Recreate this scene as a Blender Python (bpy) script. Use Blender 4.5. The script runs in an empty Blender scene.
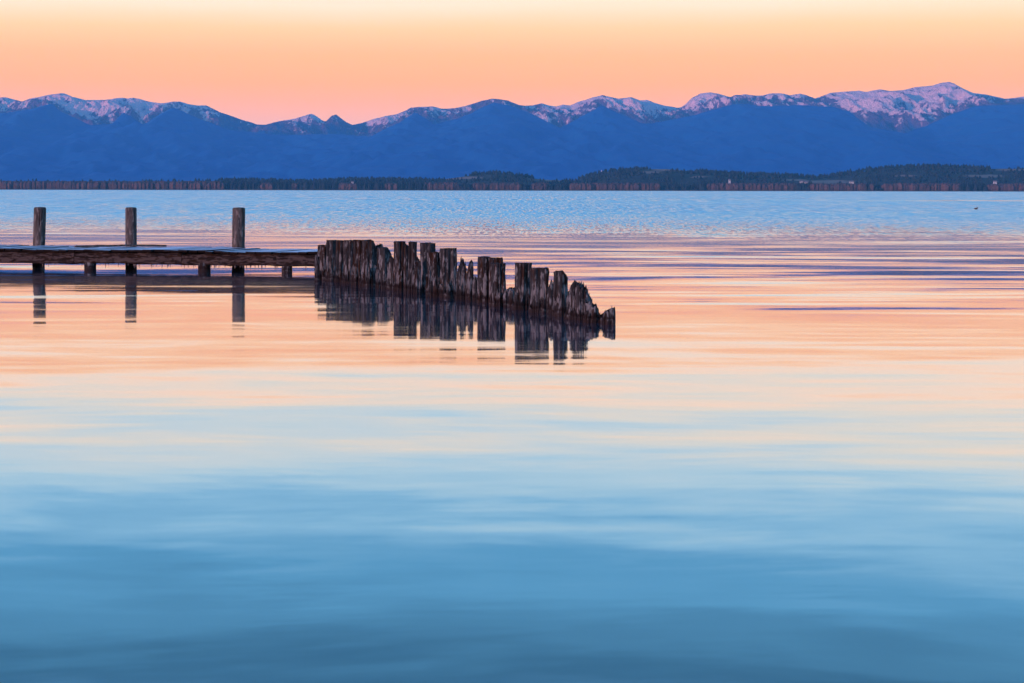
import bpy, bmesh, math, random
import numpy as np
from mathutils import Matrix, Vector

# ------------------------------------------------------------------ camera
F = 1911.0            # focal length in pixels of the 1024 px wide picture
H = 1.8               # eye height above the water
HY = 189.8            # row of the horizon
ROLL = 0.107
sc = bpy.context.scene
C = sc.collection
cam_d = bpy.data.cameras.new("camera")
cam = bpy.data.objects.new("camera", cam_d); C.objects.link(cam)
cam_d.sensor_width = 36.0
cam_d.lens = F / 1024 * 36.0
cam_d.shift_y = -(341.5 - HY) / 1024
cam_d.clip_start = 0.1
cam_d.clip_end = 60000
cam.matrix_world = Matrix.Translation((0, 0, H)) @ Matrix.Rotation(math.radians(90), 4, 'X') @ Matrix.Rotation(math.radians(ROLL), 4, 'Z')
sc.camera = cam

# ------------------------------------------------------------------ sky and sun
SUN_EL, SUN_AZ = 5.0, 132.0      # azimuth: degrees to the LEFT of the view direction (+Y)
world = bpy.data.worlds.new("World"); sc.world = world
world.use_nodes = True
nt = world.node_tree; nt.nodes.clear()
N = nt.nodes.new; L = nt.links.new
out = N('ShaderNodeOutputWorld')
tc = N('ShaderNodeTexCoord'); sep = N('ShaderNodeSeparateXYZ'); L(tc.outputs['Generated'], sep.inputs[0])
asn = N('ShaderNodeMath'); asn.operation = 'ARCSINE'; L(sep.outputs['Z'], asn.inputs[0])
# soft cloud veil: shifts the bands a little
mp = N('ShaderNodeMapping'); mp.inputs['Scale'].default_value = (3, 3, 22); L(tc.outputs['Generated'], mp.inputs[0])
cn = N('ShaderNodeTexNoise'); cn.inputs['Scale'].default_value = 1.6; cn.inputs['Detail'].default_value = 3; L(mp.outputs[0], cn.inputs['Vector'])
cs = N('ShaderNodeMath'); cs.operation = 'MULTIPLY_ADD'; L(cn.outputs['Fac'], cs.inputs[0]); cs.inputs[1].default_value = 0.05; cs.inputs[2].default_value = -0.025
# veil grows with height
cm = N('ShaderNodeMapRange'); L(asn.outputs[0], cm.inputs[0]); cm.inputs[1].default_value = 0.07; cm.inputs[2].default_value = 0.18
cmm = N('ShaderNodeMath'); cmm.operation = 'MULTIPLY'; axm = N('ShaderNodeMath'); axm.operation = 'MULTIPLY_ADD'; L(sep.outputs['X'], axm.inputs[0]); axm.inputs[1].default_value = -0.035; L(cs.outputs[0], axm.inputs[2]); L(axm.outputs[0], cmm.inputs[0]); L(cm.outputs[0], cmm.inputs[1])
ad = N('ShaderNodeMath'); ad.operation = 'ADD'; L(asn.outputs[0], ad.inputs[0]); L(cmm.outputs[0], ad.inputs[1])
EMAX = 40.0
mr = N('ShaderNodeMapRange'); mr.inputs[1].default_value = 0.0; mr.inputs[2].default_value = math.radians(EMAX); L(ad.outputs[0], mr.inputs[0])
ramp = N('ShaderNodeValToRGB'); L(mr.outputs[0], ramp.inputs[0])
SKY = [  # elevation deg, linear colour
    (0.0, (1.7, 0.74, 0.50)), (2.0, (1.76, 0.71, 0.38)), (2.6, (1.95, 0.68, 0.16)), (3.2, (2.1, 0.70, 0.0)), (4.0, (2.1, 0.80, 0.0)),
    (4.85, (2.0, 0.99, 0.22)), (5.6, (1.88, 1.22, 0.66)), (6.6, (1.38, 1.16, 0.80)), (7.6, (1.0, 1.07, 0.96)), (8.5, (0.70, 0.96, 1.02)),
    (9.8, (0.38, 0.74, 0.97)), (11.4, (0.14, 0.47, 0.75)), (14.2, (0.035, 0.155, 0.26)), (17.5, (0.28, 0.74, 1.25)), (26.0, (0.28, 0.74, 1.35)), (40.0, (0.02, 0.25, 0.72))]
els = ramp.color_ramp.elements
for i, (e, c) in enumerate(SKY):
    p = e / EMAX
    if i == 0: el = els[0]; el.position = p
    elif i == 1: el = els[1]; el.position = p
    else: el = els.new(p)
    el.color = (*c, 1)
bgr = N('ShaderNodeBackground'); L(ramp.outputs[0], bgr.inputs[0]); bgr.inputs[1].default_value = 1.0
sky = N('ShaderNodeTexSky'); sky.sky_type = 'NISHITA'; sky.sun_disc = False
sky.sun_elevation = math.radians(SUN_EL); sky.sun_rotation = math.radians(-SUN_AZ)
bgs = N('ShaderNodeBackground'); L(sky.outputs[0], bgs.inputs[0]); bgs.inputs[1].default_value = 0.01
addw = N('ShaderNodeAddShader'); L(bgr.outputs[0], addw.inputs[0]); L(bgs.outputs[0], addw.inputs[1]); L(addw.outputs[0], out.inputs[0])

sd = bpy.data.lights.new("sun", 'SUN'); sd.energy = 5.2; sd.angle = math.radians(0.6); sd.color = (1.0, 0.38, 0.35)
so = bpy.data.objects.new("sun", sd); C.objects.link(so)
sdir = Vector((-math.sin(math.radians(SUN_AZ)) * math.cos(math.radians(SUN_EL)), math.cos(math.radians(SUN_AZ)) * math.cos(math.radians(SUN_EL)), math.sin(math.radians(SUN_EL))))
so.rotation_euler = sdir.to_track_quat('Z', 'Y').to_euler()

vs = sc.view_settings
vs.view_transform = 'Standard'; vs.look = 'None'; vs.exposure = 0.0; vs.gamma = 1.0; vs.use_curve_mapping = False
sc.render.engine = 'CYCLES'
sc.cycles.use_denoising = True
sc.cycles.max_bounces = 6
sc.cycles.volume_bounces = 1

# ------------------------------------------------------------------ helpers
rng = random.Random(7)
def lev(px, y):                      # take the slight roll out of a traced row
    return y - (px - 512) * math.tan(math.radians(ROLL))
def z_at(px, y, D): return H - (lev(px, y) - HY) * D / F
def x_at(px, D): return (px - 512) * D / F

def tag(o, label=None, cat=None, group=None, kind=None):
    if label: o['label'] = label
    if cat: o['category'] = cat
    if group: o['group'] = group
    if kind: o['kind'] = kind
    return o
def empty(name, loc, rz=0):
    o = bpy.data.objects.new(name, None); C.objects.link(o); o.location = loc; o.rotation_euler = (0, 0, rz)
    o.empty_display_size = 0.2
    return o
def link(name, verts, faces, mat, parent=None, smooth=False, loc=None):
    me = bpy.data.meshes.new(name)
    me.from_pydata([tuple(v) for v in verts], [], [tuple(f) for f in faces])
    me.validate(); me.update()
    if smooth:
        me.polygons.foreach_set('use_smooth', [True] * len(me.polygons))
    me.materials.append(mat)
    o = bpy.data.objects.new(name, me); C.objects.link(o)
    if parent: o.parent = parent
    if loc: o.location = loc
    return o
def hsh(ix, iy, s=0):
    n = (ix.astype(np.int64) * 374761393 + iy.astype(np.int64) * 668265263 + s * 974711) & 0x7fffffff
    n = ((n ^ (n >> 13)) * 1274126177) & 0x7fffffff
    return ((n ^ (n >> 16)) & 0xffff) / 65535.0
def vnoise(x, y, s=0):
    x = np.asarray(x, float); y = np.asarray(y, float)
    ix = np.floor(x); iy = np.floor(y); fx = x - ix; fy = y - iy
    fx = fx * fx * (3 - 2 * fx); fy = fy * fy * (3 - 2 * fy)
    a = hsh(ix, iy, s); b = hsh(ix + 1, iy, s); c = hsh(ix, iy + 1, s); d = hsh(ix + 1, iy + 1, s)
    return (a * (1 - fx) + b * fx) * (1 - fy) + (c * (1 - fx) + d * fx) * fy
def fbm(x, y, o=5, s=0, g=0.5):
    v = 0; a = 1; t = 0
    for i in range(o):
        v = v + a * vnoise(x * 2 ** i + 17.3 * i, y * 2 ** i - 9.1 * i, s + i); t += a; a *= g
    return v / t
def ridged(x, y, o=5, s=0, g=0.5):
    v = 0; a = 1; t = 0
    for i in range(o):
        v = v + a * (1 - np.abs(2 * vnoise(x * 2 ** i + 7.3 * i, y * 2 ** i - 3.1 * i, s + i) - 1)); t += a; a *= g
    return v / t

def new_mat(name):
    m = bpy.data.materials.new(name); m.use_nodes = True
    t = m.node_tree; t.nodes.clear()
    o = t.nodes.new('ShaderNodeOutputMaterial')
    return m, t, o
class NB:
    """tiny node builder"""
    def __init__(s, t): s.t = t
    def n(s, kind, **kw):
        nd = s.t.nodes.new('ShaderNode' + kind)
        for k, v in kw.items(): setattr(nd, k, v)
        return nd
    def l(s, a, b): s.t.links.new(a, b)
    def val(s, sock, v):
        if hasattr(v, 'links') or isinstance(v, bpy.types.NodeSocket): s.l(v, sock)
        else: sock.default_value = v
    def math(s, op, a, b=0.0, c=0.0, clamp=False):
        m = s.n('Math', operation=op, use_clamp=clamp)
        s.val(m.inputs[0], a); s.val(m.inputs[1], b); s.val(m.inputs[2], c)
        return m.outputs[0]
    def noise(s, vec, scale, detail=3, rough=0.5, stretch=None, off=None):
        if stretch or off:
            mp = s.n('Mapping'); s.l(vec, mp.inputs[0])
            if stretch: mp.inputs['Scale'].default_value = stretch
            if off: mp.inputs['Location'].default_value = off
            vec = mp.outputs[0]
        t = s.n('TexNoise'); s.l(vec, t.inputs['Vector'])
        t.inputs['Scale'].default_value = scale; t.inputs['Detail'].default_value = detail; t.inputs['Roughness'].default_value = rough
        return t.outputs['Fac']
    def ramp(s, fac, pts, interp='LINEAR'):
        r = s.n('ValToRGB'); s.val(r.inputs[0], fac); r.color_ramp.interpolation = interp
        e = r.color_ramp.elements
        for i, (p, c) in enumerate(pts):
            el = e[i] if i < 2 else e.new(p)
            el.position = p; el.color = (*c, 1) if len(c) == 3 else c
        return r.outputs[0]
    def rng(s, v, a, b, c=0.0, d=1.0, smooth=False):
        m = s.n('MapRange'); s.val(m.inputs[0], v); m.inputs[1].default_value = a; m.inputs[2].default_value = b
        m.inputs[3].default_value = c; m.inputs[4].default_value = d
        if smooth: m.interpolation_type = 'SMOOTHSTEP'
        return m.outputs[0]
    def mix(s, f, a, b):
        m = s.n('Mix', data_type='RGBA'); s.val(m.inputs[0], f)
        for i, v in ((6, a), (7, b)):
            if isinstance(v, tuple): m.inputs[i].default_value = (*v, 1)
            else: s.l(v, m.inputs[i])
        return m.outputs[2]

# ------------------------------------------------------------------ water
def water_mat():
    m, t, o = new_mat('lake_water'); b = NB(t)
    geo = b.n('NewGeometry'); pos = geo.outputs['Position']
    sp = b.n('SeparateXYZ'); b.l(pos, sp.inputs[0]); X, Y = sp.outputs[0], sp.outputs[1]
    # distance of the wind line wanders
    wob = b.noise(pos, 1.0, 2, 0.5, (0.03, 0.012, 1))
    Yw = b.math('MULTIPLY_ADD', b.math('SUBTRACT', wob, 0.5), 8.0, b.math('MULTIPLY_ADD', b.math('MAXIMUM', b.math('MINIMUM', X, 25.0), -25.0), 0.3, Y))
    # calm water slopes (radians), waves long across and short in depth
    wv = b.math('MULTIPLY_ADD', b.math('SUBTRACT', b.noise(pos, 1.0, 1, 0.5, (0.16, 0.2, 1), (71, 3, 0)), 0.5), 3.4, Y)
    wy = b.math('MULTIPLY_ADD', X, 0.10, wv)
    wc = b.n('CombineXYZ'); b.l(X, wc.inputs[0]); b.l(wy, wc.inputs[1]); wpos = wc.outputs[0]
    n1 = b.noise(pos, 1.0, 2, 0.45, (0.10, 0.42, 1))
    n2 = b.noise(pos, 1.0, 3, 0.55, (0.28, 1.7, 1), (13, 5, 0))
    n3 = b.noise(wpos, 1.0, 4, 0.6, (0.28, 0.62, 1), (3, 41, 0))
    n5 = b.noise(wpos, 1.0, 4, 0.6, (0.8, 1.9, 1), (23, 11, 0))
    patch = b.rng(b.noise(pos, 1.0, 2, 0.5, (0.05, 0.09, 1), (31, 7, 0)), 0.35, 0.65, 0.35, 1.35)
    c1 = b.math('SUBTRACT', n1, 0.5); c2 = b.math('SUBTRACT', n2, 0.5); c3 = b.math('SUBTRACT', n3, 0.5)
    a1 = b.rng(Yw, 22, 62, 0.022, 0.24)
    a2 = b.rng(Yw, 15, 60, 0.016, 0.17)
    near = b.rng(Yw, 12, 34, 0.038, 0.016)
    s = b.math('MULTIPLY', c1, a1)
    s = b.math('MULTIPLY_ADD', c2, a2, s)
    s = b.math('MULTIPLY', s, patch)
    s = b.math('MULTIPLY_ADD', c3, near, s)
    s = b.math('MULTIPLY_ADD', b.math('SUBTRACT', n5, 0.5), b.rng(Yw, 12, 34, 0.020, 0.010), s)
    s = b.math('ADD', s, b.math('ADD', b.rng(Yw, 14, 30, 0.0, 0.006, True), b.rng(Yw, 33, 48, 0.0, -0.004, True)))
    # wind ruffled water: many little facets
    h1 = b.noise(pos, 1.0, 2, 0.6, (6.0, 0.42, 1), (1, 2, 0))
    h2 = b.noise(pos, 1.0, 2, 0.6, (3.4, 0.12, 1), (9, 4, 0))
    h4 = b.noise(pos, 1.0, 2, 0.6, (1.6, 0.03, 1), (5, 8, 0))
    m12 = b.rng(Y, 110, 170); m24 = b.rng(Y, 230, 340)
    g1 = b.math('ADD', b.math('MULTIPLY', h1, b.math('SUBTRACT', 1.0, m12)), b.math('MULTIPLY', h2, m12))
    g1 = b.math('ADD', b.math('MULTIPLY', g1, b.math('SUBTRACT', 1.0, m24)), b.math('MULTIPLY', h4, m24))
    g2 = b.noise(pos, 1.0, 2, 0.6, (0.35, 0.03, 1), (9, 4, 0))
    g3 = b.noise(pos, 1.0, 2, 0.5, (0.02, 0.012, 1), (9, 14, 0))
    wind = b.rng(Yw, 66, 108, 0, 1, True)
    g = b.math('ADD', b.rng(Yw, 75, 150, 0.04, 0.17), b.math('MULTIPLY_ADD', b.math('SUBTRACT', g2, 0.5), 0.25, b.math('MULTIPLY', b.math('SUBTRACT', g1, 0.5), 1.5)))
    sl = b.math('MULTIPLY', b.rng(Y, 322, 334, 0, 1, True), b.rng(Y, 352, 364, 1, 0, True))
    sl = b.math('MULTIPLY', sl, b.rng(X, 50, 85, 0, 1, True))
    sl = b.math('MULTIPLY', sl, b.rng(b.noise(pos, 1.0, 2, 0.5, (0.15, 0.05, 1)), 0.25, 0.5, 0.4, 1.0))
    gs = b.math('MULTIPLY', b.math('MULTIPLY', g, wind), b.math('MULTIPLY_ADD', sl, -0.6, 0.78))
    sy = b.math('ADD', s, gs)
    nx = b.noise(pos, 1.0, 2, 0.5, (0.5, 0.5, 1), (50, 20, 0))
    sx = b.math('MULTIPLY', b.math('SUBTRACT', nx, 0.5), b.rng(Yw, 20, 80, 0.006, 0.03))
    cx = b.n('CombineXYZ'); b.l(sx, cx.inputs[0]); b.l(b.math('MULTIPLY', sy, -1.0), cx.inputs[1]); cx.inputs[2].default_value = 1.0
    nrm = b.n('VectorMath', operation='NORMALIZE'); b.l(cx.outputs[0], nrm.inputs[0])
    # roughness from the wind; one calm slick far out on the right
    r_far = b.math('ADD', b.rng(Yw, 70, 125, 0.0, 0.22, True), b.math('MULTIPLY', b.math('SUBTRACT', g3, 0.5), b.math('MULTIPLY', wind, 0.25)))
    r_far = b.math('MULTIPLY_ADD', b.math('MULTIPLY', b.math('SUBTRACT', g1, 0.5), wind), 0.3, r_far)
    r_near = b.rng(Yw, 12, 70, 0.035, 0.125)
    r = b.math('MAXIMUM', r_far, r_near)
    r = b.math('MULTIPLY', r, b.math('MULTIPLY_ADD', sl, -0.62, 1.0), clamp=True)
    fr = b.n('Fresnel'); fr.inputs['IOR'].default_value = 1.5; b.l(nrm.outputs[0], fr.inputs['Normal'])
    gl = b.n('BsdfGlossy', distribution='GGX'); b.l(nrm.outputs[0], gl.inputs['Normal']); b.l(r, gl.inputs['Roughness'])
    gl.inputs['Color'].default_value = (0.97, 0.97, 0.98, 1)
    df = b.n('BsdfDiffuse'); df.inputs['Color'].default_value = (0.012, 0.05, 0.085, 1)
    mx = b.n('MixShader'); b.l(b.math('MULTIPLY_ADD', fr.outputs[0], 0.45, 0.55), mx.inputs[0]); b.l(df.outputs[0], mx.inputs[1]); b.l(gl.outputs[0], mx.inputs[2])
    b.l(mx.outputs[0], o.inputs['Surface'])
    return m
W = 7500
water = link('water', [(-W, -40, 0), (W, -40, 0), (W, 4400, 0), (-W, 4400, 0)], [(0, 1, 2, 3)], water_mat())
tag(water, 'calm lake reflecting a peach and blue dusk sky', 'water', kind='structure')

# ------------------------------------------------------------------ terrain
def terr_mat(name, kind):
    m, t, o = new_mat(name); b = NB(t)
    pos = b.n('NewGeometry').outputs['Position']
    p = b.n('BsdfPrincipled'); p.inputs['Roughness'].default_value = 0.95; p.inputs['Specular IOR Level'].default_value = 0.1
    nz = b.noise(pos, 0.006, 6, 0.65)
    hazed_forest = b.ramp(nz, [(0.3, (0.001, 0.078, 0.28)), (0.7, (0.001, 0.085, 0.30))])  # blue of the distant haze painted into the forest colour
    if kind == 'snow':
        at = b.n('Attribute'); at.attribute_name = 'snow'
        n2 = b.noise(pos, 0.016, 7, 0.78, (1, 0.35, 0.45))
        f = b.math('ADD', at.outputs['Fac'], b.math('MULTIPLY', b.math('SUBTRACT', n2, 0.5), 2.3))
        f = b.rng(f, 0.60, 0.76)
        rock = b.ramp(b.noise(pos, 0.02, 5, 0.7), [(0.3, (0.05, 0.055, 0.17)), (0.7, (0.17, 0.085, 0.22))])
        bp = b.n('Bump'); bp.inputs['Strength'].default_value = 0.8; bp.inputs['Distance'].default_value = 150.0; b.l(b.noise(pos, 0.013, 7, 0.72, (1, 0.35, 0.3)), bp.inputs['Height']); b.l(bp.outputs[0], p.inputs['Normal'])
        rf = b.rng(at.outputs['Fac'], 0.0, 0.35)
        base = b.mix(rf, hazed_forest, rock)
        col = b.mix(f, base, (0.88, 0.64, 0.67))  # snow colour carries some of the low sun's pink
    elif kind == 'hill':
        at = b.n('Attribute'); at.attribute_name = 'meadow'
        f = b.rng(b.math('ADD', at.outputs['Fac'], b.math('MULTIPLY', b.math('SUBTRACT', b.noise(pos, 0.02, 4, 0.6, (1, 0.4, 1)), 0.5), 1.2)), 0.45, 0.7)
        col = b.mix(f, b.ramp(nz, [(0.3, (0.014, 0.022, 0.022)), (0.7, (0.035, 0.03, 0.03))]), (0.20, 0.13, 0.10))
    elif kind == 'bank':
        col = b.ramp(b.noise(pos, 0.2, 5, 0.6), [(0.3, (0.05, 0.055, 0.03)), (0.7, (0.10, 0.085, 0.06))])
    else:
        col = hazed_forest
    b.l(col, p.inputs['Base Color']); b.l(p.outputs[0], o.inputs['Surface'])
    return m
def grid_obj(name, xs, ys, Z, mat, attr=None, Yg=None):
    nx, ny = len(xs), len(ys)
    XX, YY = np.meshgrid(xs, ys)
    v = np.stack([XX.ravel(), YY.ravel(), Z.ravel()], 1)
    i = np.arange(nx * ny).reshape(ny, nx)
    f = np.stack([i[:-1, :-1].ravel(), i[:-1, 1:].ravel(), i[1:, 1:].ravel(), i[1:, :-1].ravel()], 1)
    me = bpy.data.meshes.new(name)
    me.vertices.add(len(v)); me.vertices.foreach_set('co', v.ravel().astype(np.float32))
    me.loops.add(len(f) * 4); me.loops.foreach_set('vertex_index', f.ravel().astype(np.int32))
    me.polygons.add(len(f)); me.polygons.foreach_set('loop_start', np.arange(0, len(f) * 4, 4, dtype=np.int32))
    me.update(calc_edges=True)
    me.polygons.foreach_set('use_smooth', [True] * len(f))
    if attr:
        a = me.attributes.new(attr[0], 'FLOAT', 'POINT'); a.data.foreach_set('value', attr[1].ravel().astype(np.float32))
    me.materials.append(mat)
    o = bpy.data.objects.new(name, me); C.objects.link(o)
    return o

SKYLINE = [(-420,118),(-300,104),(-220,112),(-150,104),(-60,101),(-20,98.5),(0,97.5),(5,97),(12,99),(22,101.5),(30,98.5),(40,96.5),(50,94.5),(60,93),(64,93.3),(72,96.5),(85,100),(95,100),(105,99.5),(117,98),(122,97.5),(127,98.3),(133,97.7),(140,99),(148,101.5),(160,103.2),
(172,101.6),(180,101.5),(188,104),(197,105.5),(206,105.3),(213,108.5),(220,112),(230,115.5),(240,119),(250,122),(258,124.5),(265,124.7),(273,122.5),(283,120.5),(295,118.5),(303,115.5),(311,113.5),(315,115.3),(322,120),(326,121.3),(331,116),(336,114.3),(340,117.5),(346,122),
(352,124.8),(362,123),(370,120),(382,116.5),(395,114.5),(403,111.5),(411,107.5),(420,106.8),(432,106.3),(442,108.5),(455,108),(465,106),(475,103),(485,99.5),(492,98.3),(500,99.3),(508,100.5),(515,103.5),(520,105.2),
(532,105.5),(541,103),(549,105.5),(556,106.5),(563,104.5),(570,105.5),(577,102),(586,99.5),(595,96.5),(602,94.8),(610,96.8),(618,98.5),(631,97),(640,100.5),(647,99.8),(655,103),(665,105.8),(678,107.5),
(681,107),(685,104.5),(692,97.5),(700,93.5),(710,92.3),(720,94),(730,97),(735,95),(745,94),(755,95.3),(763,95),(772,93),(783,93.5),(790,95.3),(800,93.3),(808,95.5),(815,98.5),(822,96),(830,92.8),(845,91.5),
(858,90.5),(866,91.5),(880,89.3),(890,91),(903,90),(915,87),(925,86.3),(932,85.5),(940,83),(949,81.8),(954,83.5),(962,88),(973,93),(985,94.3),(995,96.5),(1005,98.5),(1015,97.5),(1024,96.5),(1080,94),(1150,103),(1240,96),(1340,108),(1460,118)]
SNOWBOT = [(-420,125),(0,114),(30,106),(52,110),(70,118),(90,124),(115,122),(125,116),(143,124),(170,116),(200,121),(212,121),(225,116),(250,124),(285,124),(300,127),(312,130),(322,122),(332,122),(345,122),(352,126),
(370,132),(400,124),(415,112),(430,118),(455,118),(475,112),(495,101),(520,108),(545,119),(560,124),(575,120),(590,112),(602,106),(615,112),(640,122),(665,122),(690,116),(730,104),(760,107),(800,107),(830,103),(850,114),(865,124),(880,120),(900,122),(925,124),(945,116),(960,112),(990,104),(1024,104),(1460,120)]
FRONT = [(-420,135),(-300,120),(-150,128),(-60,116),(0,113),(25,110),(45,105),(52,104),(62,112),(90,125),(112,124),(123,112),(133,117),(143,125),(160,114),(173,107),(195,117),(230,130),(280,135),(330,134),(370,136),(400,122),(415,112),(435,124),(460,118),(480,108),(494,102.5),(512,106),(530,113),(560,128),(580,117),(602,105),(620,114),(645,124),(665,121),(685,117),(700,113),(738,103),(760,106),(800,105),(835,107),(850,112),(870,127),(905,133),(930,124),(950,115),(975,106),(1000,105),(1030,104),(1100,112),(1250,106),(1460,130)]
def range_obj(name, prof, Dc, D0, dback, mat, s, amp, snow=None, nx=620, ny=110, spacing=520.0, detail=14.0):
    px = np.array([p[0] for p in prof], float)
    hz = np.array([z_at(p[0], p[1], Dc) for p in prof])
    pxs = np.linspace(-400, 1440, nx)
    xs = (pxs - 512) * Dc / F
    crest = np.interp(pxs, px, hz)
    ys = np.concatenate([np.linspace(D0, Dc, ny), np.linspace(Dc, Dc + dback, 14)[1:]])
    XX, YY = np.meshgrid(xs, ys)
    t = np.clip((YY - D0) / (Dc - D0), 0, 1)
    cr = crest[None, :]
    tb = np.clip((YY - Dc) / dback, 0, 1)
    # smooth the profile as we come down the slope, so that spurs do not copy the skyline
    k = 41; ker = np.hanning(k); ker /= ker.sum()
    sm = np.convolve(np.pad(crest, k // 2, mode='edge'), ker, 'valid')[None, :]
    w = np.clip((1 - t) * 2.5, 0, 1)
    Z = (cr * (1 - w) + sm * w) * (t ** 1.15) * (1 - 0.6 * tb)
    warp = (fbm(XX / 900, YY / 900, 3, s + 50) - 0.5) * 700
    sp_ = ridged((XX + warp) / spacing, YY / (spacing * 4.5), 5, s, 0.5)
    env = np.sin(np.clip(t, 0, 1) * math.pi) ** 0.8 * (1 - tb)
    Z = Z + (sp_ - 0.62) * amp * env
    Z = Z + (ridged((XX + warp * 0.4 + YY * 0.25) / 200, YY / 520, 5, s + 9, 0.6) - 0.6) * amp * 0.8 * np.clip((1 - t) * 14, 0, 1) * np.clip(t * 4, 0, 1)
    Z = Z + (fbm(XX / 60, YY / 60, 3, s + 20) - 0.5) * detail * np.clip(t * 3, 0, 1) * (1 - tb)
    Z = np.maximum(Z, -3)
    # nothing in front may top the traced crest: cap it along its line of sight
    pxg = 512 + XX * F / YY
    cap = np.interp(pxg, pxs, crest) / Dc * YY - 4 * (t < 0.999) - (Dc - YY) * 0.01
    Z = np.where((YY <= Dc), np.minimum(Z, np.maximum(cap, 20)), Z)
    attr = None
    if snow:
        sb = np.array([z_at(p[0], p[1], Dc) for p in snow]); sx_ = np.array([p[0] for p in snow], float)
        sbz = np.interp(pxg, sx_, sb) * YY / Dc
        crz = np.interp(pxg, pxs, crest) * YY / Dc
        a = 0.45 + (Z - sbz) / 260.0
        gul = ridged((XX + warp * 0.5 + YY * 0.2) / 95, YY / 480, 4, s + 70, 0.6)
        a = np.minimum(a, 0.95) + (0.60 - gul) * 1.1
        a = np.clip(a, -1, 1.1)
        attr = ('snow', a)
    o = grid_obj(name, xs, ys, Z, mat, attr)
    return o
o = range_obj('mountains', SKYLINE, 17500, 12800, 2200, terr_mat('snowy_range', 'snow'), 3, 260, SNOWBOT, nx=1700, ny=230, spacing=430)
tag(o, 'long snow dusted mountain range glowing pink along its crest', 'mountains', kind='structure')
o = range_obj('forested_mountains', FRONT, 14200, 9000, 1500, terr_mat('forest_range', 'hazed_forest'), 11, 120, None, nx=620, ny=90, spacing=620, detail=22)
tag(o, 'dark blue forested slopes below the snowy range', 'mountains', kind='structure')

# plain between shore and mountains
HILLS = [(-420,183),(-200,183),(0,180.5),(130,181),(200,180),(235,178.5),(290,180.5),(340,179),(355,178),(400,178.5),(430,178),(450,177),(475,173.5),(495,171.5),(515,174),(530,176.5),(545,178),(575,178.5),(590,174),(610,169.5),(640,167.5),(665,167),(700,170),(740,172.5),(780,173.5),(810,176),(830,175.5),(850,172),(880,167),(910,165),(940,164.5),(970,166.5),(1000,167),(1024,167),(1200,170),(1440,178)]
DH = 5200
pxs = np.linspace(-400, 1440, 500)
xs = (pxs - 512) * DH / F
ys = np.concatenate([np.linspace(4080, DH, 34), np.linspace(DH, 9400, 16)[1:]])
XX, YY = np.meshgrid(xs, ys)
hp = np.interp(pxs, [p[0] for p in HILLS], [z_at(p[0], p[1] + 2.0, DH) for p in HILLS])[None, :]
t = np.clip((YY - 4080) / (DH - 4080), 0, 1); tb = np.clip((YY - DH) / 2500, 0, 1)
sst = t * t * (3 - 2 * t)
Zh = np.maximum(hp, 10) * sst * (1 - tb) + 12 * tb
Zh += (fbm(XX / 220, YY / 260, 4, 31) - 0.5) * 26 * np.sin(t * math.pi) * np.clip(hp / 60, 0.15, 1)
Zh = np.where(YY < 4085, -1.5, np.maximum(Zh, 1.0))
pyv = HY - (Zh - H) * F / YY; pxv = 512 + XX * F / YY
mead = np.zeros_like(Zh)
for (mx_, my_, rx_, ry_) in [(555,180,24,1.8),(675,169.5,24,1.8),(650,172.5,14,1.4),(440,179,20,1.5),(830,182,30,2.2),(985,176,24,1.6),(700,177,14,1.2),(905,176,12,1.2),(470,178,16,1.4),(1010,170,20,1.3),(795,180,14,1.0)]:
    mead = np.maximum(mead, np.clip(1.35 - np.sqrt(((pxv - mx_) / rx_) ** 2 + ((pyv - lev(mx_, my_)) / ry_) ** 2) * 0.9, 0, 1))
hills = grid_obj('hills', xs, ys, Zh, terr_mat('hill_ground', 'hill'), ('meadow', mead))
tag(hills, 'low wooded hills behind the far shore', 'hills', kind='structure')

# unseen near shore, added to block sun; too low to shade the jetty
bx_ = np.linspace(-1400, 700, 90); by_ = np.concatenate([np.linspace(-420, -30, 40)])
XX, YY = np.meshgrid(bx_, by_)
Zb = np.clip((-YY - 34) / 90, 0, 1) ** 1.3 * (2.2 + 0.8 * (fbm(XX / 130, YY / 130, 4, 77) - 0.3)) - 0.6 * (YY > -40)
bank = grid_obj('near_shore', bx_, by_, Zb, terr_mat('bank_ground', 'bank'))
tag(bank, 'added grassy near shore behind the camera', 'shore', kind='structure')

# ------------------------------------------------------------------ far trees
def tree_mat(name, a, c):
    m, t, o = new_mat(name); b = NB(t)
    g = b.n('NewGeometry'); p = b.n('BsdfPrincipled'); p.inputs['Roughness'].default_value = 1.0; p.inputs['Specular IOR Level'].default_value = 0.0
    b.l(b.ramp(g.outputs['Random Per Island'], [(0.0, a), (1.0, c)]), p.inputs['Base Color']); b.l(p.outputs[0], o.inputs['Surface'])
    return m
M_CON = tree_mat('far_conifers', (0.008, 0.022, 0.03), (0.022, 0.035, 0.045))
M_BAR = tree_mat('far_bare_trees', (0.042, 0.040, 0.046), (0.082, 0.062, 0.058))
def hz_at(x, y):
    return float(np.interp(512 + x * F / DH, pxs, hp[0]))
from bisect import bisect
def terr_z(X, Y):
    i = min(max(bisect(list(xs), X) - 1, 0), len(xs) - 2); j = min(max(bisect(list(ys), Y) - 1, 0), len(ys) - 2)
    return float(Zh[j, i])
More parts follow.
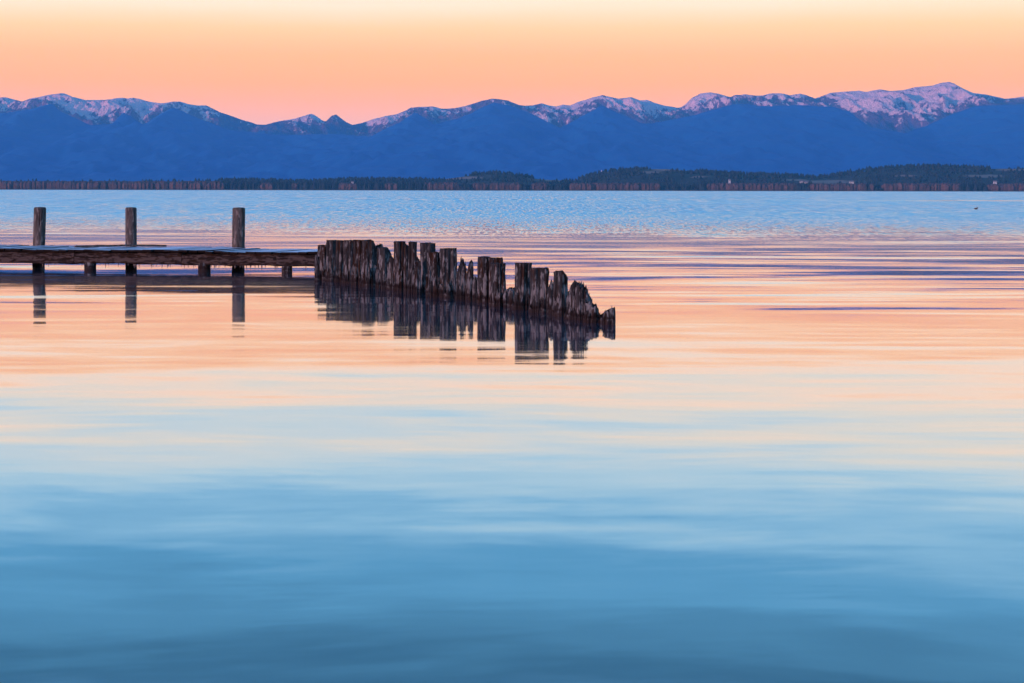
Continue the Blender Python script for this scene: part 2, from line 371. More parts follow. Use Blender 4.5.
def crowns(name, items, mat, label, cat):
    V = []; Fc = []
    r2 = random.Random(5)
    for (x, y, z, h, w, conif) in items:
        b0 = len(V); n = 5
        rings = [(0.0, 0.9), (0.35, 1.0), (0.7, 0.55), (0.9, 0.25)] if conif else [(0.0, 0.5), (0.3, 0.95), (0.7, 1.0), (0.93, 0.6)]
        a0 = r2.random() * 6
        for (fz, fr_) in rings:
            for k in range(n):
                a = a0 + k * 2 * math.pi / n; rr = w * fr_ * r2.uniform(0.7, 1.25)
                V.append((x + rr * math.cos(a), y + rr * math.sin(a), z - 1 + fz * h))
        V.append((x + r2.uniform(-.3, .3) * w, y, z - 1 + h * r2.uniform(0.98, 1.1)))
        for q in range(len(rings) - 1):
            for k in range(n):
                k2 = (k + 1) % n
                Fc.append((b0 + q * n + k, b0 + q * n + k2, b0 + q * n + n + k2, b0 + q * n + n + k))
        tp = b0 + len(rings) * n
        for k in range(n): Fc.append((b0 + (len(rings) - 1) * n + k, b0 + (len(rings) - 1) * n + (k + 1) % n, tp))
    o = link(name, V, Fc, mat)
    return tag(o, label, cat, kind='stuff')
xl = list(xs); yl = list(ys)
def terr_zf(X, Y):
    i = min(max(bisect(xl, X) - 1, 0), len(xl) - 2); j = min(max(bisect(yl, Y) - 1, 0), len(yl) - 2)
    return float(Zh[j, i]), float(mead[j, i])
con = []; bar = []
for k in range(9000):
    Y = rng.uniform(4150, 5450); px = rng.uniform(-200, 1230); X = x_at(px, Y)
    z, md = terr_zf(X, Y)
    if md > 0.25 or z < 4: continue
    if z < 14 and rng.random() < 0.4: continue
    if px < 215 and rng.random() < 0.9: continue
    con.append((X, Y, z, rng.uniform(6, 13), rng.uniform(2.5, 5), True))
# shore belt: runs of dark conifers and runs of reddish bare trees
def belt_dark(px):
    runs = [(-400, -60), (222, 300), (334, 340), (275, 339), (352, 412), (560, 575), (625, 640), (760, 790), (836, 842), (866, 869)]
    runs = [(-400, -60), (226, 262), (272, 293), (298, 339), (356, 386), (396, 425), (700, 707), (795, 812), (866, 870), (960, 985)]
    return any(a <= px <= c for a, c in runs)
for k in range(9000):
    px = rng.uniform(-220, 1240); Y = rng.uniform(4085, 4150); X = x_at(px, Y)
    dens = float(fbm(np.array(px / 26.0), np.array(0.3), 3, 88))
    right = px > 415
    if belt_dark(px):
        con.append((X, Y, 0.3, rng.uniform(13, 20), rng.uniform(3, 5), True))
    elif right and dens < 0.42:
        if rng.random() < 0.6: con.append((X, Y, 0.3, rng.uniform(9, 15), rng.uniform(3, 5), True))
    else:
        hh = 18.5 if px < 222 else (15.5 if not right else 14 + 5 * dens)
        bar.append((X, Y, 0.3, hh * rng.uniform(0.86, 1.06), rng.uniform(3.5, 6.5), False))
crowns('conifer_woods', con, M_CON, 'dark conifer woods covering the far shore and its low hills', 'woods')
crowns('bare_woods', bar, M_BAR, 'reddish brown bare trees along the far waterline', 'woods')

# beach strip
M_BEACH, tt, oo = new_mat('far_beach'); bb = NB(tt)
pp = bb.n('BsdfPrincipled'); pp.inputs['Base Color'].default_value = (0.07, 0.05, 0.05, 1); pp.inputs['Roughness'].default_value = 0.9; bb.l(pp.outputs[0], oo.inputs[0])
v = []; f = []
for k in range(121):
    X = -5600 + k * 112 * 0.85; j = rng.uniform(-6, 6)
    v += [(X, 4060 + j, -0.5), (X, 4066 + j, 0.9), (X, 4100, 1.6)]
for k in range(120):
    for q in range(2): f.append((k * 3 + q, k * 3 + 3 + q, k * 3 + 4 + q, k * 3 + 1 + q))
tag(link('far_shore', v, f, M_BEACH), 'thin dark far shoreline', 'shore', kind='structure')

# ------------------------------------------------------------------ small plain materials
def plain(name, col, rough=0.8, var=0.0, scale=5.0):
    m, t, o = new_mat(name); b = NB(t)
    p = b.n('BsdfPrincipled'); p.inputs['Roughness'].default_value = rough
    tc_ = b.n('TexCoord')
    nz = b.noise(tc_.outputs['Object'], scale, 4, 0.6)
    lo = tuple(c * (1 - var) for c in col); hi = tuple(min(1, c * (1 + var)) for c in col)
    b.l(b.ramp(nz, [(0.3, lo), (0.7, hi)]), p.inputs['Base Color']); b.l(p.outputs[0], o.inputs['Surface'])
    return m
def box(v, f, x0, x1, y0, y1, z0, z1):
    b0 = len(v)
    v += [(x0, y0, z0), (x1, y0, z0), (x1, y1, z0), (x0, y1, z0), (x0, y0, z1), (x1, y0, z1), (x1, y1, z1), (x0, y1, z1)]
    f += [tuple(b0 + i for i in q) for q in ((0, 3, 2, 1), (4, 5, 6, 7), (0, 1, 5, 4), (1, 2, 6, 5), (2, 3, 7, 6), (3, 0, 4, 7))]

# far houses
M_HW = plain('house_paint', (0.30, 0.40, 0.45), 0.7, 0.05); M_HR = plain('house_roof', (0.10, 0.10, 0.12), 0.8, 0.1); M_GL = plain('dark_glass', (0.03, 0.04, 0.05), 0.2)
def house(px, y, w, h, Y, label):
    X = x_at(px, Y); z = z_at(px, y, Y)
    r = empty('house', (X, Y, z)); tag(r, label, 'house', 'small pale houses on the far shore')
    v, f = [], []; d = 8
    box(v, f, -w / 2, w / 2, -d / 2, d / 2, -8, h); link('wall', v, f, M_HW, r)
    o_ = 0.5
    v = [(-w / 2 - o_, -d / 2 - o_, h), (w / 2 + o_, -d / 2 - o_, h), (w / 2 + o_, d / 2 + o_, h), (-w / 2 - o_, d / 2 + o_, h), (-w / 2 - o_, 0, h + 2.6), (w / 2 + o_, 0, h + 2.6)]
    f = [(0, 1, 5, 4), (2, 3, 4, 5), (0, 4, 3), (1, 2, 5), (0, 3, 2, 1)]
    link('roof', v, f, M_HR, r)
    for q in (-0.28, 0.28):
        v, f = [], []; box(v, f, q * w - 0.8, q * w + 0.8, -d / 2 - 0.05, -d / 2 + 0.1, h * 0.35, h * 0.75); link('window', v, f, M_GL, r)
house(801.5, 182.8, 7, 3.0, 4165, 'pale house in the clearing below the dip between the two right hills')
house(806.0, 183.4, 6, 2.6, 4160, 'smaller pale house just right of the clearing house')
house(851.5, 183.2, 9, 3, 4158, 'long pale house among trees at the foot of the far right hill')
house(729.5, 181.2, 4, 2.6, 4175, 'lone pale house part way up the middle hill slope')
house(995.0, 183.0, 6, 3, 4162, 'pale house at the right end of the far shore')
house(352.5, 183.5, 5, 2.6, 4100, 'pale house between two dark conifer stands left of centre')
# mast on the hill
Yt = 5150; Xt = x_at(601.5, Yt); zt = z_at(601.5, 173.5, Yt)
r = empty('radio_mast', (Xt, Yt, zt)); tag(r, 'pale slender mast standing on the left shoulder of the wooded hill', 'mast')
M_MAST = plain('mast_paint', (0.75, 0.75, 0.75))
v, f = [], []
hm = z_at(601.5, 170.0, Yt) - zt
for k in range(4): 
    a = k * math.pi / 2 + 0.78; v += [(0.9 * math.cos(a), 0.9 * math.sin(a), -6), (0.25 * math.cos(a), 0.25 * math.sin(a), hm)]
for k in range(4): f.append((2 * k, (2 * k + 2) % 8, (2 * k + 3) % 8, 2 * k + 1))
f.append((1, 3, 5, 7)); link('tower', v, f, M_MAST, r)
v, f = [], []; box(v, f, -0.9, 0.9, -0.4, 0.4, hm * 0.7, hm * 0.82); link('antenna', v, f, M_MAST, r)

# ------------------------------------------------------------------ weathered wood
def wood_mat(name, greys, browns, brown_amt=0.5, wet_top=0.14, streak=1.0, along_x=False):
    m, t, o = new_mat(name); b = NB(t)
    tc_ = b.n('TexCoord'); oi = b.n('ObjectInfo')
    cv = b.n('CombineXYZ'); b.l(b.math('MULTIPLY', oi.outputs['Random'], 40.0), cv.inputs[0]); b.l(b.math('MULTIPLY', oi.outputs['Random'], 17.0), cv.inputs[1])
    va = b.n('VectorMath', operation='ADD'); b.l(tc_.outputs['Object'], va.inputs[0]); b.l(cv.outputs[0], va.inputs[1])
    vec = va.outputs[0]
    if along_x:
        rt = b.n('Mapping'); rt.inputs['Rotation'].default_value = (0, math.pi / 2, 0); b.l(vec, rt.inputs[0]); vec = rt.outputs[0]
    gn = b.noise(vec, 1.0, 5, 0.65, (20 * streak, 20 * streak, 4.0))
    grey = b.ramp(gn, [(0.25, greys[0]), (0.5, greys[1]), (0.75, greys[2])])
    bn = b.noise(vec, 1.0, 4, 0.6, (14, 14, 2.6), (7, 3, 1))
    brown = b.ramp(gn, [(0.3, browns[0]), (0.7, browns[1])])
    rb = b.math('MULTIPLY_ADD', oi.outputs['Random'], 0.16, brown_amt - 0.58)
    col = b.mix(b.rng(b.math('ADD', bn, rb), 0.47, 0.56), grey, brown)
    # pale bleached splinters
    pn = b.noise(vec, 1.0, 4, 0.65, (17, 17, 4.5), (1, 9, 4))
    spz = b.n('SeparateXYZ'); b.l(b.n('NewGeometry').outputs['Position'], spz.inputs[0])
    pz = b.math('MULTIPLY', b.rng(spz.outputs[2], 0.08, 0.2), b.rng(spz.outputs[2], 0.3, 0.62, 0.08, 0.0))
    col = b.mix(b.rng(b.math('ADD', pn, pz), 0.55, 0.63, 0, 0.85), col, greys[3])
    # dark checks
    dn = b.noise(vec, 1.0, 4, 0.7, (30, 30, 1.3), (5, 2, 8))
    col = b.mix(b.rng(dn, 0.44, 0.37, 0, 0.95), col, (0.010, 0.008, 0.009))
    # waterline: soaked dark wood, scummy band above it (world height)
    sp = b.n('SeparateXYZ'); b.l(b.n('NewGeometry').outputs['Position'], sp.inputs[0])
    zz = b.math('MULTIPLY_ADD', b.math('SUBTRACT', b.noise(vec, 9.0, 4, 0.6), 0.5), 0.13, sp.outputs[2])
    band = b.rng(zz, wet_top * 0.3, wet_top * 0.5, 1, 0)
    col = b.mix(b.math('MULTIPLY', band, b.rng(pn, 0.4, 0.65, 0.92, 0.6)), col, (0.013, 0.012, 0.012))
    dk = b.rng(zz, -0.03, 0.05, 1, 0)
    col = b.mix(b.math('MULTIPLY', dk, 0.85), col, (0.012, 0.010, 0.012))
    dk2 = b.math('MULTIPLY', b.rng(zz, wet_top * 0.4, wet_top * 0.6), b.rng(zz, wet_top * 0.8, wet_top * 1.3, 1, 0))
    col = b.mix(b.math('MULTIPLY', dk2, 0.8), col, (0.006, 0.005, 0.006))
    p = b.n('BsdfPrincipled'); b.l(col, p.inputs['Base Color'])
    b.l(b.rng(zz, wet_top * 0.5, wet_top * 1.2, 0.75, 0.9), p.inputs['Roughness']); p.inputs['Specular IOR Level'].default_value = 0.06
    bp = b.n('Bump'); bp.inputs['Strength'].default_value = 0.9; bp.inputs['Distance'].default_value = 0.02; b.l(b.math('ADD', gn, dn), bp.inputs['Height']); b.l(bp.outputs[0], p.inputs['Normal'])
    b.l(p.outputs[0], o.inputs['Surface'])
    return m
G = [(0.006, 0.008, 0.009), (0.018, 0.024, 0.028), (0.038, 0.052, 0.060), (0.11, 0.145, 0.16)]
M_PILE = wood_mat('rotten_pile_wood', G, [(0.005, 0.004, 0.004), (0.032, 0.021, 0.015)], 0.46, 0.11)
M_POST = wood_mat('grey_post_wood', [(0.020, 0.025, 0.027), (0.05, 0.06, 0.062), (0.085, 0.10, 0.10), (0.14, 0.16, 0.16)], [(0.025, 0.024, 0.021), (0.060, 0.056, 0.045)], 0.36, 0.10)
M_BEAM = wood_mat('beam_wood', [(0.003, 0.003, 0.003), (0.009, 0.009, 0.009), (0.022, 0.021, 0.020), (0.045, 0.046, 0.046)], [(0.006, 0.005, 0.004), (0.022, 0.016, 0.011)], 0.48, 0.08, 0.8, True)

# ------------------------------------------------------------------ piles of the old breakwater
BASE = [(300, 277.5), (330, 281), (430, 294.5), (487, 303), (523, 309.5), (550, 314), (585, 321), (613, 325.5), (640, 330)]
def base_y(px): return float(np.interp(px, [p[0] for p in BASE], [p[1] for p in BASE]))
def D_of(px, db=0.0): return H * F / (lev(px, base_y(px) + db) - HY)
def pile(sil, label, rag=0.0, shell=0.0, db=0.0, seed=0, fat=1.0):
    """sil: silhouette of the top as traced (x, y) points, left to right. rag: raggedness in px. shell: height share of the rotten outer skin."""
    r_ = random.Random(seed * 13 + 5)
    xl_, xr_ = sil[0][0], sil[-1][0]; cx = (xl_ + xr_) / 2
    D = D_of(cx, db); X0 = x_at(cx, D); R = (xr_ - xl_) / 2 * D / F
    sx_ = [(p[0] - cx) * D / F for p in sil]; sz_ = [z_at(p[0], p[1], D) for p in sil]
    ragm = min(rag * 1.9 * D / F, 0.42 * max(sz_))
    V, Fc = [], []
    def skin(R, topf, n, rag_m, seed2, cap=True, zlo=-0.5, squash=1.0):
        rr2 = random.Random(seed2)
        ph = rr2.random() * 6
        fl = [1.0 + 0.05 * math.sin(5 * 2 * math.pi * k / n + ph) + 0 for k in range(n)]
        k = 0
        while k < n:
            dv = rr2.choice((-0.17, -0.08, 0.0, 0.0, 0.04, 0.07))
            for q_ in range(rr2.randint(1, 4)):
                if k < n: fl[k] += dv + rr2.uniform(-.02, .02)
                k += 1
        # splinters of 1-3 columns share a height
        th = []
        while len(th) < n:
            hval = rr2.random() ** (1.4 if rag_m < 0.01 else 0.9); wd_ = rr2.randint(3, 6)
            nxt = min(1.0, hval + rr2.uniform(0.25, 0.6))
            pk = rr2.uniform(0.2, 0.8)
            for q_ in range(wd_):
                th.append(hval + (nxt - hval) * min(1.0, abs((q_ + 0.5) / wd_ - pk) * 1.8))
        th = th[:n]
        rings = [0.0, 0.12, 0.25, 0.38, 0.5, 0.62, 0.74, 0.86, 0.95, 1.0]
        b0 = len(V)
        tops = []
        for k in range(n):
            a = 2 * math.pi * k / n
            xq = R * math.cos(a) * 0.98
            tops.append(topf(xq, k) - rag_m * th[k])
        for qi, q in enumerate(rings):
            for k in range(n):
                a = 2 * math.pi * k / n
                z = zlo + (tops[k] - zlo) * q
                zz = max(0.0, z)
                ero = 0.16 * (vn(a * 2.2 + seed2, z * 7) - 0.5) + 0.05 * (vn(a * 5 + seed2, z * 2.5 + 3) - 0.5)
                flare = 0.10 * math.exp(-zz / 0.18)
                waist = -0.07 * (rr2.random() if q > 0.5 and rag_m > 0.02 else 0)
                rad = R * (fl[k] + ero * 1.6 + flare + waist)
                V.append((rad * math.cos(a), rad * math.sin(a) * squash, z))
        m = len(rings)
        for qi in range(m - 1):
            for k in range(n):
                k2 = (k + 1) % n
                Fc.append((b0 + qi * n + k, b0 + qi * n + k2, b0 + (qi + 1) * n + k2, b0 + (qi + 1) * n + k))
        prev = b0 + (m - 1) * n
        if cap:
            for fr_ in (0.7, 0.4):
                cur = len(V)
                for k in range(n):
                    a = 2 * math.pi * k / n; xx = R * fr_ * math.cos(a)
                    z = topf(xx, k) - rag_m * (0.35 + 0.9 * rr2.random()) - (0.01 if rag_m < 0.01 else 0) * (1 - fr_)
                    V.append((xx, R * fr_ * math.sin(a) * squash, z))
                for k in range(n):
                    k2 = (k + 1) % n
                    Fc.append((prev + k, prev + k2, cur + k2, cur + k))
                prev = cur
            V.append((0, 0, topf(0, 0) - rag_m * rr2.random() * 0.6)); c = len(V) - 1
            for k in range(n): Fc.append((prev + k, prev + (k + 1) % n, c))
        else:
            cur = len(V)
            for k in range(n):
                a = 2 * math.pi * k / n
                V.append((R * 0.9 * math.cos(a), R * 0.9 * math.sin(a), tops[k] - 0.03 * rr2.random()))
            for k in range(n):
                k2 = (k + 1) % n; Fc.append((prev + k, prev + k2, cur + k2, cur + k))
    def topf(xx, k):
        return float(np.interp(xx, sx_, sz_)) + 0.22 * ragm
    skin(R * fat, topf, 46, max(ragm, 0.018), seed + 1)
    if shell:
        hm_ = max(sz_)
        def top2(xx, k): return min(hm_ * shell, topf(xx * 0.9, k) - 0.02)
        skin(R * 1.16, top2, 54, hm_ * shell * 0.8, seed + 99, cap=False)
    def shard(x, y, z0, z1, w, sd_):
        q_ = random.Random(sd_); b0 = len(V); a0 = q_.random() * 3
        for (z, ww) in ((z0, w), ((z0 + z1) / 2, w * 0.8), (z1 - 0.15 * (z1 - z0), w * 0.35)):
            for k in range(4):
                a = a0 + k * math.pi / 2; V.append((x + ww * math.cos(a) * q_.uniform(.7, 1.2), y + ww * math.sin(a) * q_.uniform(.7, 1.2), z))
        V.append((x + q_.uniform(-.4, .4) * w, y, z1))
        for m_ in range(2):
            for k in range(4): Fc.append((b0 + m_ * 4 + k, b0 + m_ * 4 + (k + 1) % 4, b0 + m_ * 4 + 4 + (k + 1) % 4, b0 + m_ * 4 + 4 + k))
        for k in range(4): Fc.append((b0 + 8 + k, b0 + 8 + (k + 1) % 4, b0 + 12))
    hmx = max(sz_)
    if ragm > 0.02:
        for q in range(7):
            xx = R * (-0.85 + 1.7 * (q + r_.uniform(0.1, 0.9)) / 7); yy = r_.uniform(-.5, .1) * R
            zt = topf(xx, 0) + r_.uniform(-0.6, 0.15) * ragm
            shard(xx, yy, zt - r_.uniform(0.12, 0.25), zt, R * r_.uniform(0.13, 0.24), q + seed * 9)
    if shell:
        for q in range(6):
            a = math.pi * (1.05 + 0.9 * (q + r_.uniform(0, 1)) / 6); rr_ = R * r_.uniform(1.02, 1.14)
            shard(rr_ * math.cos(a), rr_ * math.sin(a), -0.3, hmx * r_.uniform(0.22, shell + 0.12), R * r_.uniform(0.14, 0.3), q + seed * 5)
    o_ = link('pile', V, Fc, M_PILE, None, False, (X0, D, 0))
    tag(o_, label, 'piling', 'rotting wooden piles of the old breakwater')
    return o_
def vn(x, y): return float(vnoise(np.array(x), np.array(y), 5))
def flat(a, c, y, dy=0.0): return [(a, y + 0.3), (a + 0.8, y), (c - 0.8, y + dy), (c, y + dy + 0.3)]
PILES = [
 ([(314.5, 256), (316, 254.5), (319.5, 256)], 'thin low stub between the jetty end and the breakwater', 2, 0.0, 2.0),
 (flat(318, 328, 244.3), 'flat-topped pile at the left end of the breakwater, a step lower than the next', 0, 0.45, 0),
 (flat(326.5, 337.5, 239.6), 'rust-streaked pile, first of the tall level run at the left', 0, 0.5, 0),
 (flat(336, 345, 239.8), 'narrow brown pile, second in the tall level run at the left', 0, 0.5, 0),
 (flat(343.5, 354, 239.7), 'pile with a wide pale grey face in the tall level run', 0, 0.35, 0),
 (flat(352.5, 364, 239.6), 'dark pile with black checks in the tall level run', 0, 0.5, 0),
 ([(362, 239.8), (371, 239.3), (373.5, 241), (376, 246)], 'pile with a sloping right shoulder ending the tall level run', 0.5, 0.55, 0),
 ([(372.5, 248), (377, 244.3), (382.5, 243.2), (383, 247)], 'small broken stump peeking out behind the slope-shouldered pile', 1.5, 0.0, -2.0),
 ([(377.5, 247.2), (387, 246.8), (389.8, 250), (390.5, 254)], 'shorter pile with a rounded right shoulder after the level run', 0.4, 0.6, 0),
 ([(387, 262), (391, 256), (395, 257)], 'jagged remnant leaning against the left of a square pile', 4, 0.0, 0.5),
 (flat(394, 406, 240.6, 0.3), 'tall square pile with an orange knot, left of a pair', 0, 0.55, 0),
 ([(404, 246), (406, 243.5), (409, 245)], 'sliver of splintered wood wedged between the tall pair', 2, 0.0, 0.0),
 (flat(408.5, 417.2, 241.2), 'dark red-brown tall pile, right of a pair', 0, 0.45, 0),
 ([(414, 266), (417.5, 257), (421, 260)], 'spiky remnant in the gap right of the tall pair', 4, 0.0, 1.0),
 (flat(420.5, 435, 242.4), 'broad tall pile standing behind a lower one', 0, 0.3, -1.2),
 (flat(427.5, 441.5, 251.8), 'lower pile with a pale frosted top in front of a broad tall one', 0.6, 0.7, 1.5),
 (flat(441, 456.8, 247.6), 'broad square pile in the middle of the breakwater', 0, 0.5, 0),
 ([(456.5, 272), (458.5, 266), (461.5, 257.5), (466, 263), (467.5, 274)], 'jagged pile worn to a single tall spike right of the broad middle pile', 4, 0.5, 0.3),
 ([(466, 276), (468.5, 264), (472, 258.7), (473.2, 262), (474, 275)], 'slim rotten spike standing beside a broader spike', 2, 0.0, 0.0),
 ([(472.5, 280), (475, 275), (478, 277)], 'low rotten stub in the notch before a square pile', 3, 0.0, 0.0),
 (flat(478, 491, 256.2), 'square pile left of two overlapping piles', 0, 0.3, 0),
 (flat(489.5, 503, 256.9), 'dark pile half hidden behind a shorter rust-coloured one', 0, 0.0, -1.5),
 (flat(491.5, 505.6, 263.0), 'shorter rust-coloured pile in front of a taller dark one', 0.5, 0.55, 1.0),
 ([(503.5, 292), (507, 288), (511, 286.5), (516, 288)], 'low crumbled stump in the gap between square piles', 3, 0.0, 0.0),
 (flat(515, 531.6, 262.2), 'wide pale grey pile standing clear right of the gap', 0, 0.4, 0),
 (flat(531.5, 549, 267.2), 'wide pile right beside and a step below the pale grey one', 0, 0.5, 0),
 ([(547, 292), (550, 282), (552, 279), (555, 287)], 'thin dark spike in the notch after the wide pair', 3, 0.0, -0.5),
 ([(554, 270.8), (563, 270.3), (565, 273), (568.2, 277)], 'pile with a chipped right corner, last flat top of the row', 0.5, 0.6, 0),
 ([(567.5, 293), (571, 285), (575, 279.5), (581, 281.5), (584, 286)], 'steep ragged pile rising to a splintered peak', 4, 0.6, 0.0),
 ([(576, 281), (583, 282.5), (587, 287), (590, 295), (592, 300)], 'ragged pile sloping down right of the splintered peak', 5, 0.5, -0.5),
 ([(586, 296), (591, 300.5), (597.2, 303.5), (599, 311), (602, 315)], 'low ragged pile stepping down near the right end', 4, 0.4, 0.0),
 ([(595.5, 318.5), (599, 315.5), (603, 312.5), (608, 309)], 'lowest splintered stump beside the end pile', 4, 0.0, -1.0),
 ([(603, 313), (606, 309), (609.5, 309.5), (612.5, 306), (615.2, 308)], 'split-topped stump at the right tip of the breakwater', 3, 0.0, 0.0),
]
for i, (sil, lab, rag, sh, db) in enumerate(PILES):
    pile(sil, lab, rag, sh, db, seed=i * 7 + 3)

# ------------------------------------------------------------------ jetty
ZD = 0.46
def near_edge(px):                   # near edge of the deck traced on its top line
    y = float(np.interp(px, [-120, 0, 317], [247.3, 248.6, 252.2]))
    D = (H - ZD) * F / (lev(px, y) - HY); return Vector((x_at(px, D), D, 0))
A = near_edge(-90); B = near_edge(318)
ux = (B - A).normalized(); uy = Vector((-ux.y, ux.x, 0)); LEN = (B - A).length
jt = empty('jetty', (A.x, A.y, 0), math.atan2(ux.y, ux.x))
tag(jt, 'low wooden jetty with a frosted plank deck, three tall posts and icicles under its beam', 'jetty')
inv = Matrix.Rotation(-math.atan2(ux.y, ux.x), 4, 'Z')
def loc_of(px, D):
    p = inv @ (Vector((x_at(px, D), D, 0)) - Vector((A.x, A.y, 0))); return p
r_ = random.Random(21)
m, t, o = new_mat('frosted_planks'); b = NB(t)
tc_ = b.n('TexCoord'); vec = tc_.outputs['Object']
p = b.n('BsdfPrincipled')
isl = b.n('NewGeometry').outputs['Random Per Island']
sn = b.n('SeparateXYZ'); b.l(b.n('NewGeometry').outputs['Normal'], sn.inputs[0])
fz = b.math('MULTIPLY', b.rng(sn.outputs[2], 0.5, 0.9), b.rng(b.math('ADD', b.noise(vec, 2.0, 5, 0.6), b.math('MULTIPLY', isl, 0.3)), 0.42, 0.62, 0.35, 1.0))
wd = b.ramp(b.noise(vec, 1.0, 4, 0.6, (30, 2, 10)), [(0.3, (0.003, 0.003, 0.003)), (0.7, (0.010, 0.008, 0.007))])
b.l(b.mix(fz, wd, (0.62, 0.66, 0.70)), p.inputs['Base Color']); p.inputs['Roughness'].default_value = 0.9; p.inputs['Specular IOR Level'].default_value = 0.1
b.l(p.outputs[0], o.inputs[0]); M_DECK = m
WD = 2.2
v, f = [], []; x = 0.0
while x < LEN - 0.05:
    w = r_.uniform(0.17, 0.24); z = ZD + r_.uniform(-0.012, 0.012) + 0.012 * math.sin(x * 1.3)
    box(v, f, x, min(x + w - 0.012, LEN), r_.uniform(-0.07, 0.02), WD + r_.uniform(-0.05, 0.06), z - 0.045, z); x += w
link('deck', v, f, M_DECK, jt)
def beam_mesh(y0, y1, z0, z1, x0, x1, seed):
    rr = random.Random(seed); v, f = [], []
    n = int((x1 - x0) / 0.25); prof = [(0, .12), (0, .85), (.12, 1), (.88, 1), (1, .88), (1, .12), (.85, 0), (.15, 0)]
    for k in range(n + 1):
        xx = x0 + (x1 - x0) * k / n; s1 = rr.uniform(-.014, .014); s2 = rr.uniform(-.01, .01)
        for (a, c) in prof:
            v.append((xx, y0 + (y1 - y0) * a + s1 + rr.uniform(-.008, .008), z0 + (z1 - z0) * c + s2 + rr.uniform(-.012, .012)))
    m_ = len(prof)
    for k in range(n):
        for q in range(m_):
            q2 = (q + 1) % m_; f.append((k * m_ + q, k * m_ + q2, (k + 1) * m_ + q2, (k + 1) * m_ + q))
    f.append(tuple(range(m_))); f.append(tuple(n * m_ + q for q in reversed(range(m_))))
    return v, f
seams = [0, loc_of(66, 42).x, loc_of(178, 41.5).x, loc_of(275, 41).x, LEN]
for k in range(4):
    v, f = beam_mesh(0.02, 0.26, 0.145 + r_.uniform(-.006, .006), ZD - 0.07, seams[k] + 0.004, seams[k + 1] - 0.004, 40 + k)
    link('beam', v, f, M_BEAM, jt)
v, f = beam_mesh(WD - 0.35, WD - 0.15, 0.18, ZD - 0.07, 0, LEN - 0.05, 50); link('beam', v, f, M_BEAM, jt)
def post_mesh(R, z0, z1, seed, lean=(0, 0), chamfer=0.03, n=22):
    rr = random.Random(seed); v, f = [], []
    zs = [z0] + [z0 + (z1 - chamfer - z0) * k / 9 for k in range(1, 10)] + [z1]
    fl = [1 + rr.uniform(-.035, .035) for _ in range(n)]
    for i, z in enumerate(zs):
        for k in range(n):
            a = 2 * math.pi * k / n; q = R * fl[k] * (1 + 0.02 * (vn(a * 3 + seed, z * 3) - .5)) * (0.86 if i == len(zs) - 1 else 1)
            v.append((q * math.cos(a) + lean[0] * z, q * math.sin(a) + lean[1] * z, z))
    for i in range(len(zs) - 1):
        for k in range(n):
            k2 = (k + 1) % n; f.append((i * n + k, i * n + k2, (i + 1) * n + k2, (i + 1) * n + k))
    v.append((lean[0] * z1, lean[1] * z1, z1 + 0.006)); c = len(v) - 1; b0 = (len(zs) - 1) * n
    for k in range(n): f.append((b0 + k, b0 + (k + 1) % n, c))
    return v, f
for (px, D, wpx, ty, ln) in [(38.6, 45.0, 11.8, 207.2, 0.03), (131.3, 44.3, 11.2, 207.4, -0.006), (238.2, 43.6, 12.8, 207.6, 0.010)]:
    pl = loc_of(px, D); z1 = z_at(px, ty, D)
    v, f = post_mesh(wpx / 2 * D / F, -0.6, z1, int(px), (ln, 0))
    link('post', v, f, M_POST, jt, True, (pl.x, pl.y, 0))
# notched planks would hit the posts: the posts stand just beyond the far deck edge
for (px, wpx) in [(-30, 13), (90.3, 12.5), (204.5, 12.8), (287, 10.5)]:
    k_ = (px - 512) / F; q1 = A + uy * 0.16; tt_ = (k_ * q1.y - q1.x) / (ux.x - k_ * ux.y); pl = Vector((tt_, 0, 0))
    v, f = post_mesh(wpx / 2 * 41.3 / F, -0.5, 0.21, int(px) + 70, (0, 0), 0.01)
    link('leg', v, f, M_PILE, jt, True, (pl.x, 0.16, 0))
# icicles
m, t, o = new_mat('ice'); b = NB(t); p = b.n('BsdfPrincipled'); p.inputs['Base Color'].default_value = (0.16, 0.16, 0.18, 1); p.inputs['Roughness'].default_value = 0.15
p.inputs['Transmission Weight'].default_value = 0.3; p.inputs['IOR'].default_value = 1.31; b.l(p.outputs[0], o.inputs[0]); M_ICE = m
ice = []
for sd_ in range(5):
    rr = random.Random(sd_); v, f = [], []; n = 6; hh = 1.0
    for q, rad in ((0, 1), (0.35, 0.7), (0.75, 0.35)):
        for k in range(n): a = k * math.pi / 3; v.append((0.013 * rad * math.cos(a) * rr.uniform(.8, 1.2), 0.013 * rad * math.sin(a), -q * hh))
    v.append((0, 0, -hh)); 
    for q in range(2):
        for k in range(n): f.append((q * n + k, q * n + (k + 1) % n, (q + 1) * n + (k + 1) % n, (q + 1) * n + k))
    for k in range(n): f.append((2 * n + k, 2 * n + (k + 1) % n, 3 * n))
    me = bpy.data.meshes.new('icicle'); me.from_pydata(v, [], f); me.materials.append(M_ICE); ice.append(me)
for k in range(64):
    o = bpy.data.objects.new('icicle', r_.choice(ice)); C.objects.link(o); o.parent = jt
    o.location = (loc_of(r_.choice([r_.uniform(0, 316), r_.gauss(150, 40), r_.gauss(255, 30)]), 41.5).x, 0.08 + r_.uniform(-.03, .12), 0.165)
    if o.location.x > LEN - 0.1: o.location.x = LEN - 1
    q = r_.uniform(0.05, 0.14); o.scale = (1, 1, q)
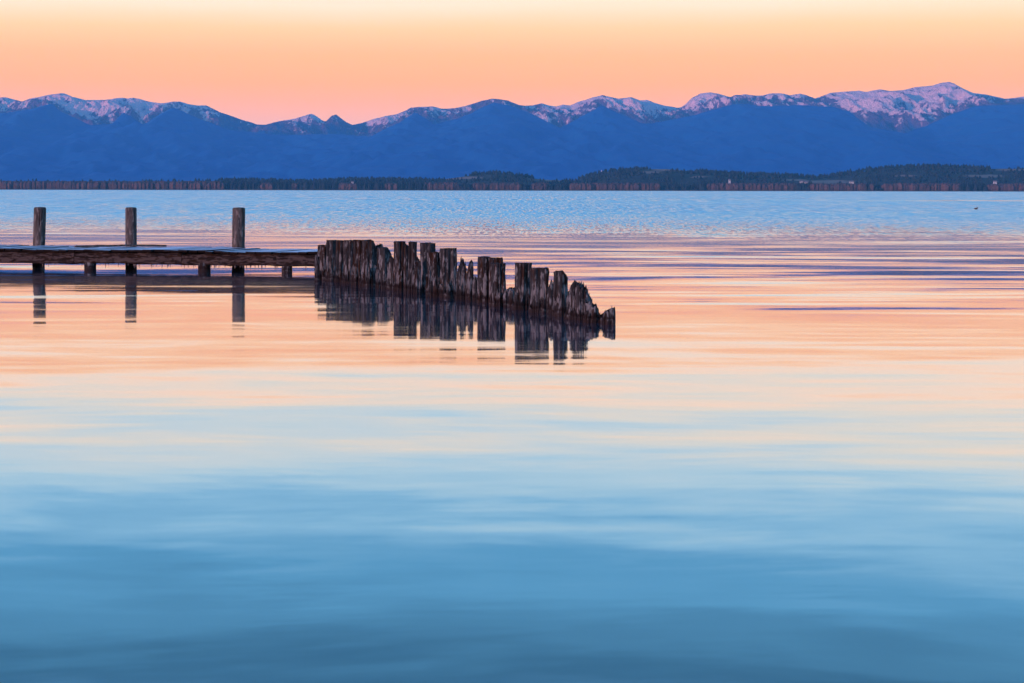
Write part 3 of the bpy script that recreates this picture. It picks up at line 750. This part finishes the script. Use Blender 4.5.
# loose board on the deck
pl0, pl1 = loc_of(78, 43.3), loc_of(146, 44.6)
v, f = beam_mesh(-0.07, 0.07, 0.0, 0.035, 0, 2.1, 90)
o = link('loose_board', v, f, M_POST, None, False, tuple(Vector((A.x, A.y, ZD + 0.035)) + Matrix.Rotation(math.atan2(ux.y, ux.x), 4, 'Z') @ Vector((loc_of(82, 43.3).x, 0.6, 0))))
o.rotation_euler = (0, 0, math.atan2(ux.y, ux.x) + 0.75); tag(o, 'loose grey board lying askew on the jetty deck between the left and middle posts', 'board')

# ------------------------------------------------------------------ duck
D = H * F / (lev(976, 209.4) - HY); X = x_at(976, D)
dk = empty('duck', (X, D, 0)); tag(dk, 'small dark duck floating far out on the ruffled water at the right', 'duck')
def ell(c, r, n=12, m_=8, fn=None):
    v, f = [], []
    for i in range(m_ + 1):
        ph = math.pi * i / m_
        for k in range(n):
            a = 2 * math.pi * k / n; q = (c[0] + r[0] * math.cos(ph), c[1] + r[1] * math.sin(ph) * math.cos(a), c[2] + r[2] * math.sin(ph) * math.sin(a))
            v.append(fn(q) if fn else q)
    for i in range(m_):
        for k in range(n): f.append((i * n + k, i * n + (k + 1) % n, (i + 1) * n + (k + 1) % n, (i + 1) * n + k))
    return v, f
M_DUCK = plain('duck_feathers', (0.05, 0.035, 0.03), 0.7, 0.3, 20); M_BILL = plain('duck_bill', (0.25, 0.2, 0.08), 0.5)
bm = bmesh.new()
path = [(-0.24, 0.13, 0.012), (-0.18, 0.09, 0.05), (-0.08, 0.06, 0.09), (0.04, 0.055, 0.095), (0.12, 0.07, 0.08), (0.165, 0.12, 0.045), (0.175, 0.17, 0.032), (0.19, 0.21, 0.04), (0.22, 0.225, 0.035), (0.255, 0.215, 0.012)]
n = 10; prev = None
for i, (xx, zz, rr) in enumerate(path):
    ring = []
    j0, j1 = max(i - 1, 0), min(i + 1, len(path) - 1)
    tx, tz = path[j1][0] - path[j0][0], path[j1][1] - path[j0][1]; q = math.hypot(tx, tz); tx /= q; tz /= q
    for k in range(n):
        a = 2 * math.pi * k / n
        ring.append(bm.verts.new((xx - tz * rr * math.sin(a), rr * 1.05 * math.cos(a), zz + tx * rr * math.sin(a))))
    if prev:
        for k in range(n): bm.faces.new((prev[k], prev[(k + 1) % n], ring[(k + 1) % n], ring[k]))
    else: bm.faces.new(ring)
    prev = ring
bm.faces.new(list(reversed(prev)))
me = bpy.data.meshes.new('body'); bm.to_mesh(me); bm.free(); me.materials.append(M_DUCK)
bo = bpy.data.objects.new('body', me); C.objects.link(bo); bo.parent = dk
v, f = ell((0.275, 0, 0.208), (0.035, 0.014, 0.008)); link('bill', v, f, M_BILL, dk)
dk.rotation_euler = (0, 0, 0.5)

# ------------------------------------------------------------------ haze
SIG = 3.3e-5
hz = bpy.data.meshes.new('haze')
v, f = [], []; box(v, f, -8800, 8800, -500, 20500, -4, 1500)
m, t, o = new_mat('haze'); b = NB(t)
pv = b.n('VolumePrincipled'); pv.inputs['Color'].default_value = (0.12, 0.58, 1.0, 1); pv.inputs['Density'].default_value = SIG; pv.inputs['Anisotropy'].default_value = 0.0
b.l(pv.outputs[0], o.inputs['Volume'])
hz_o = link('haze', v, f, m); tag(hz_o, 'thin blue evening haze over the lake', 'haze', kind='stuff')
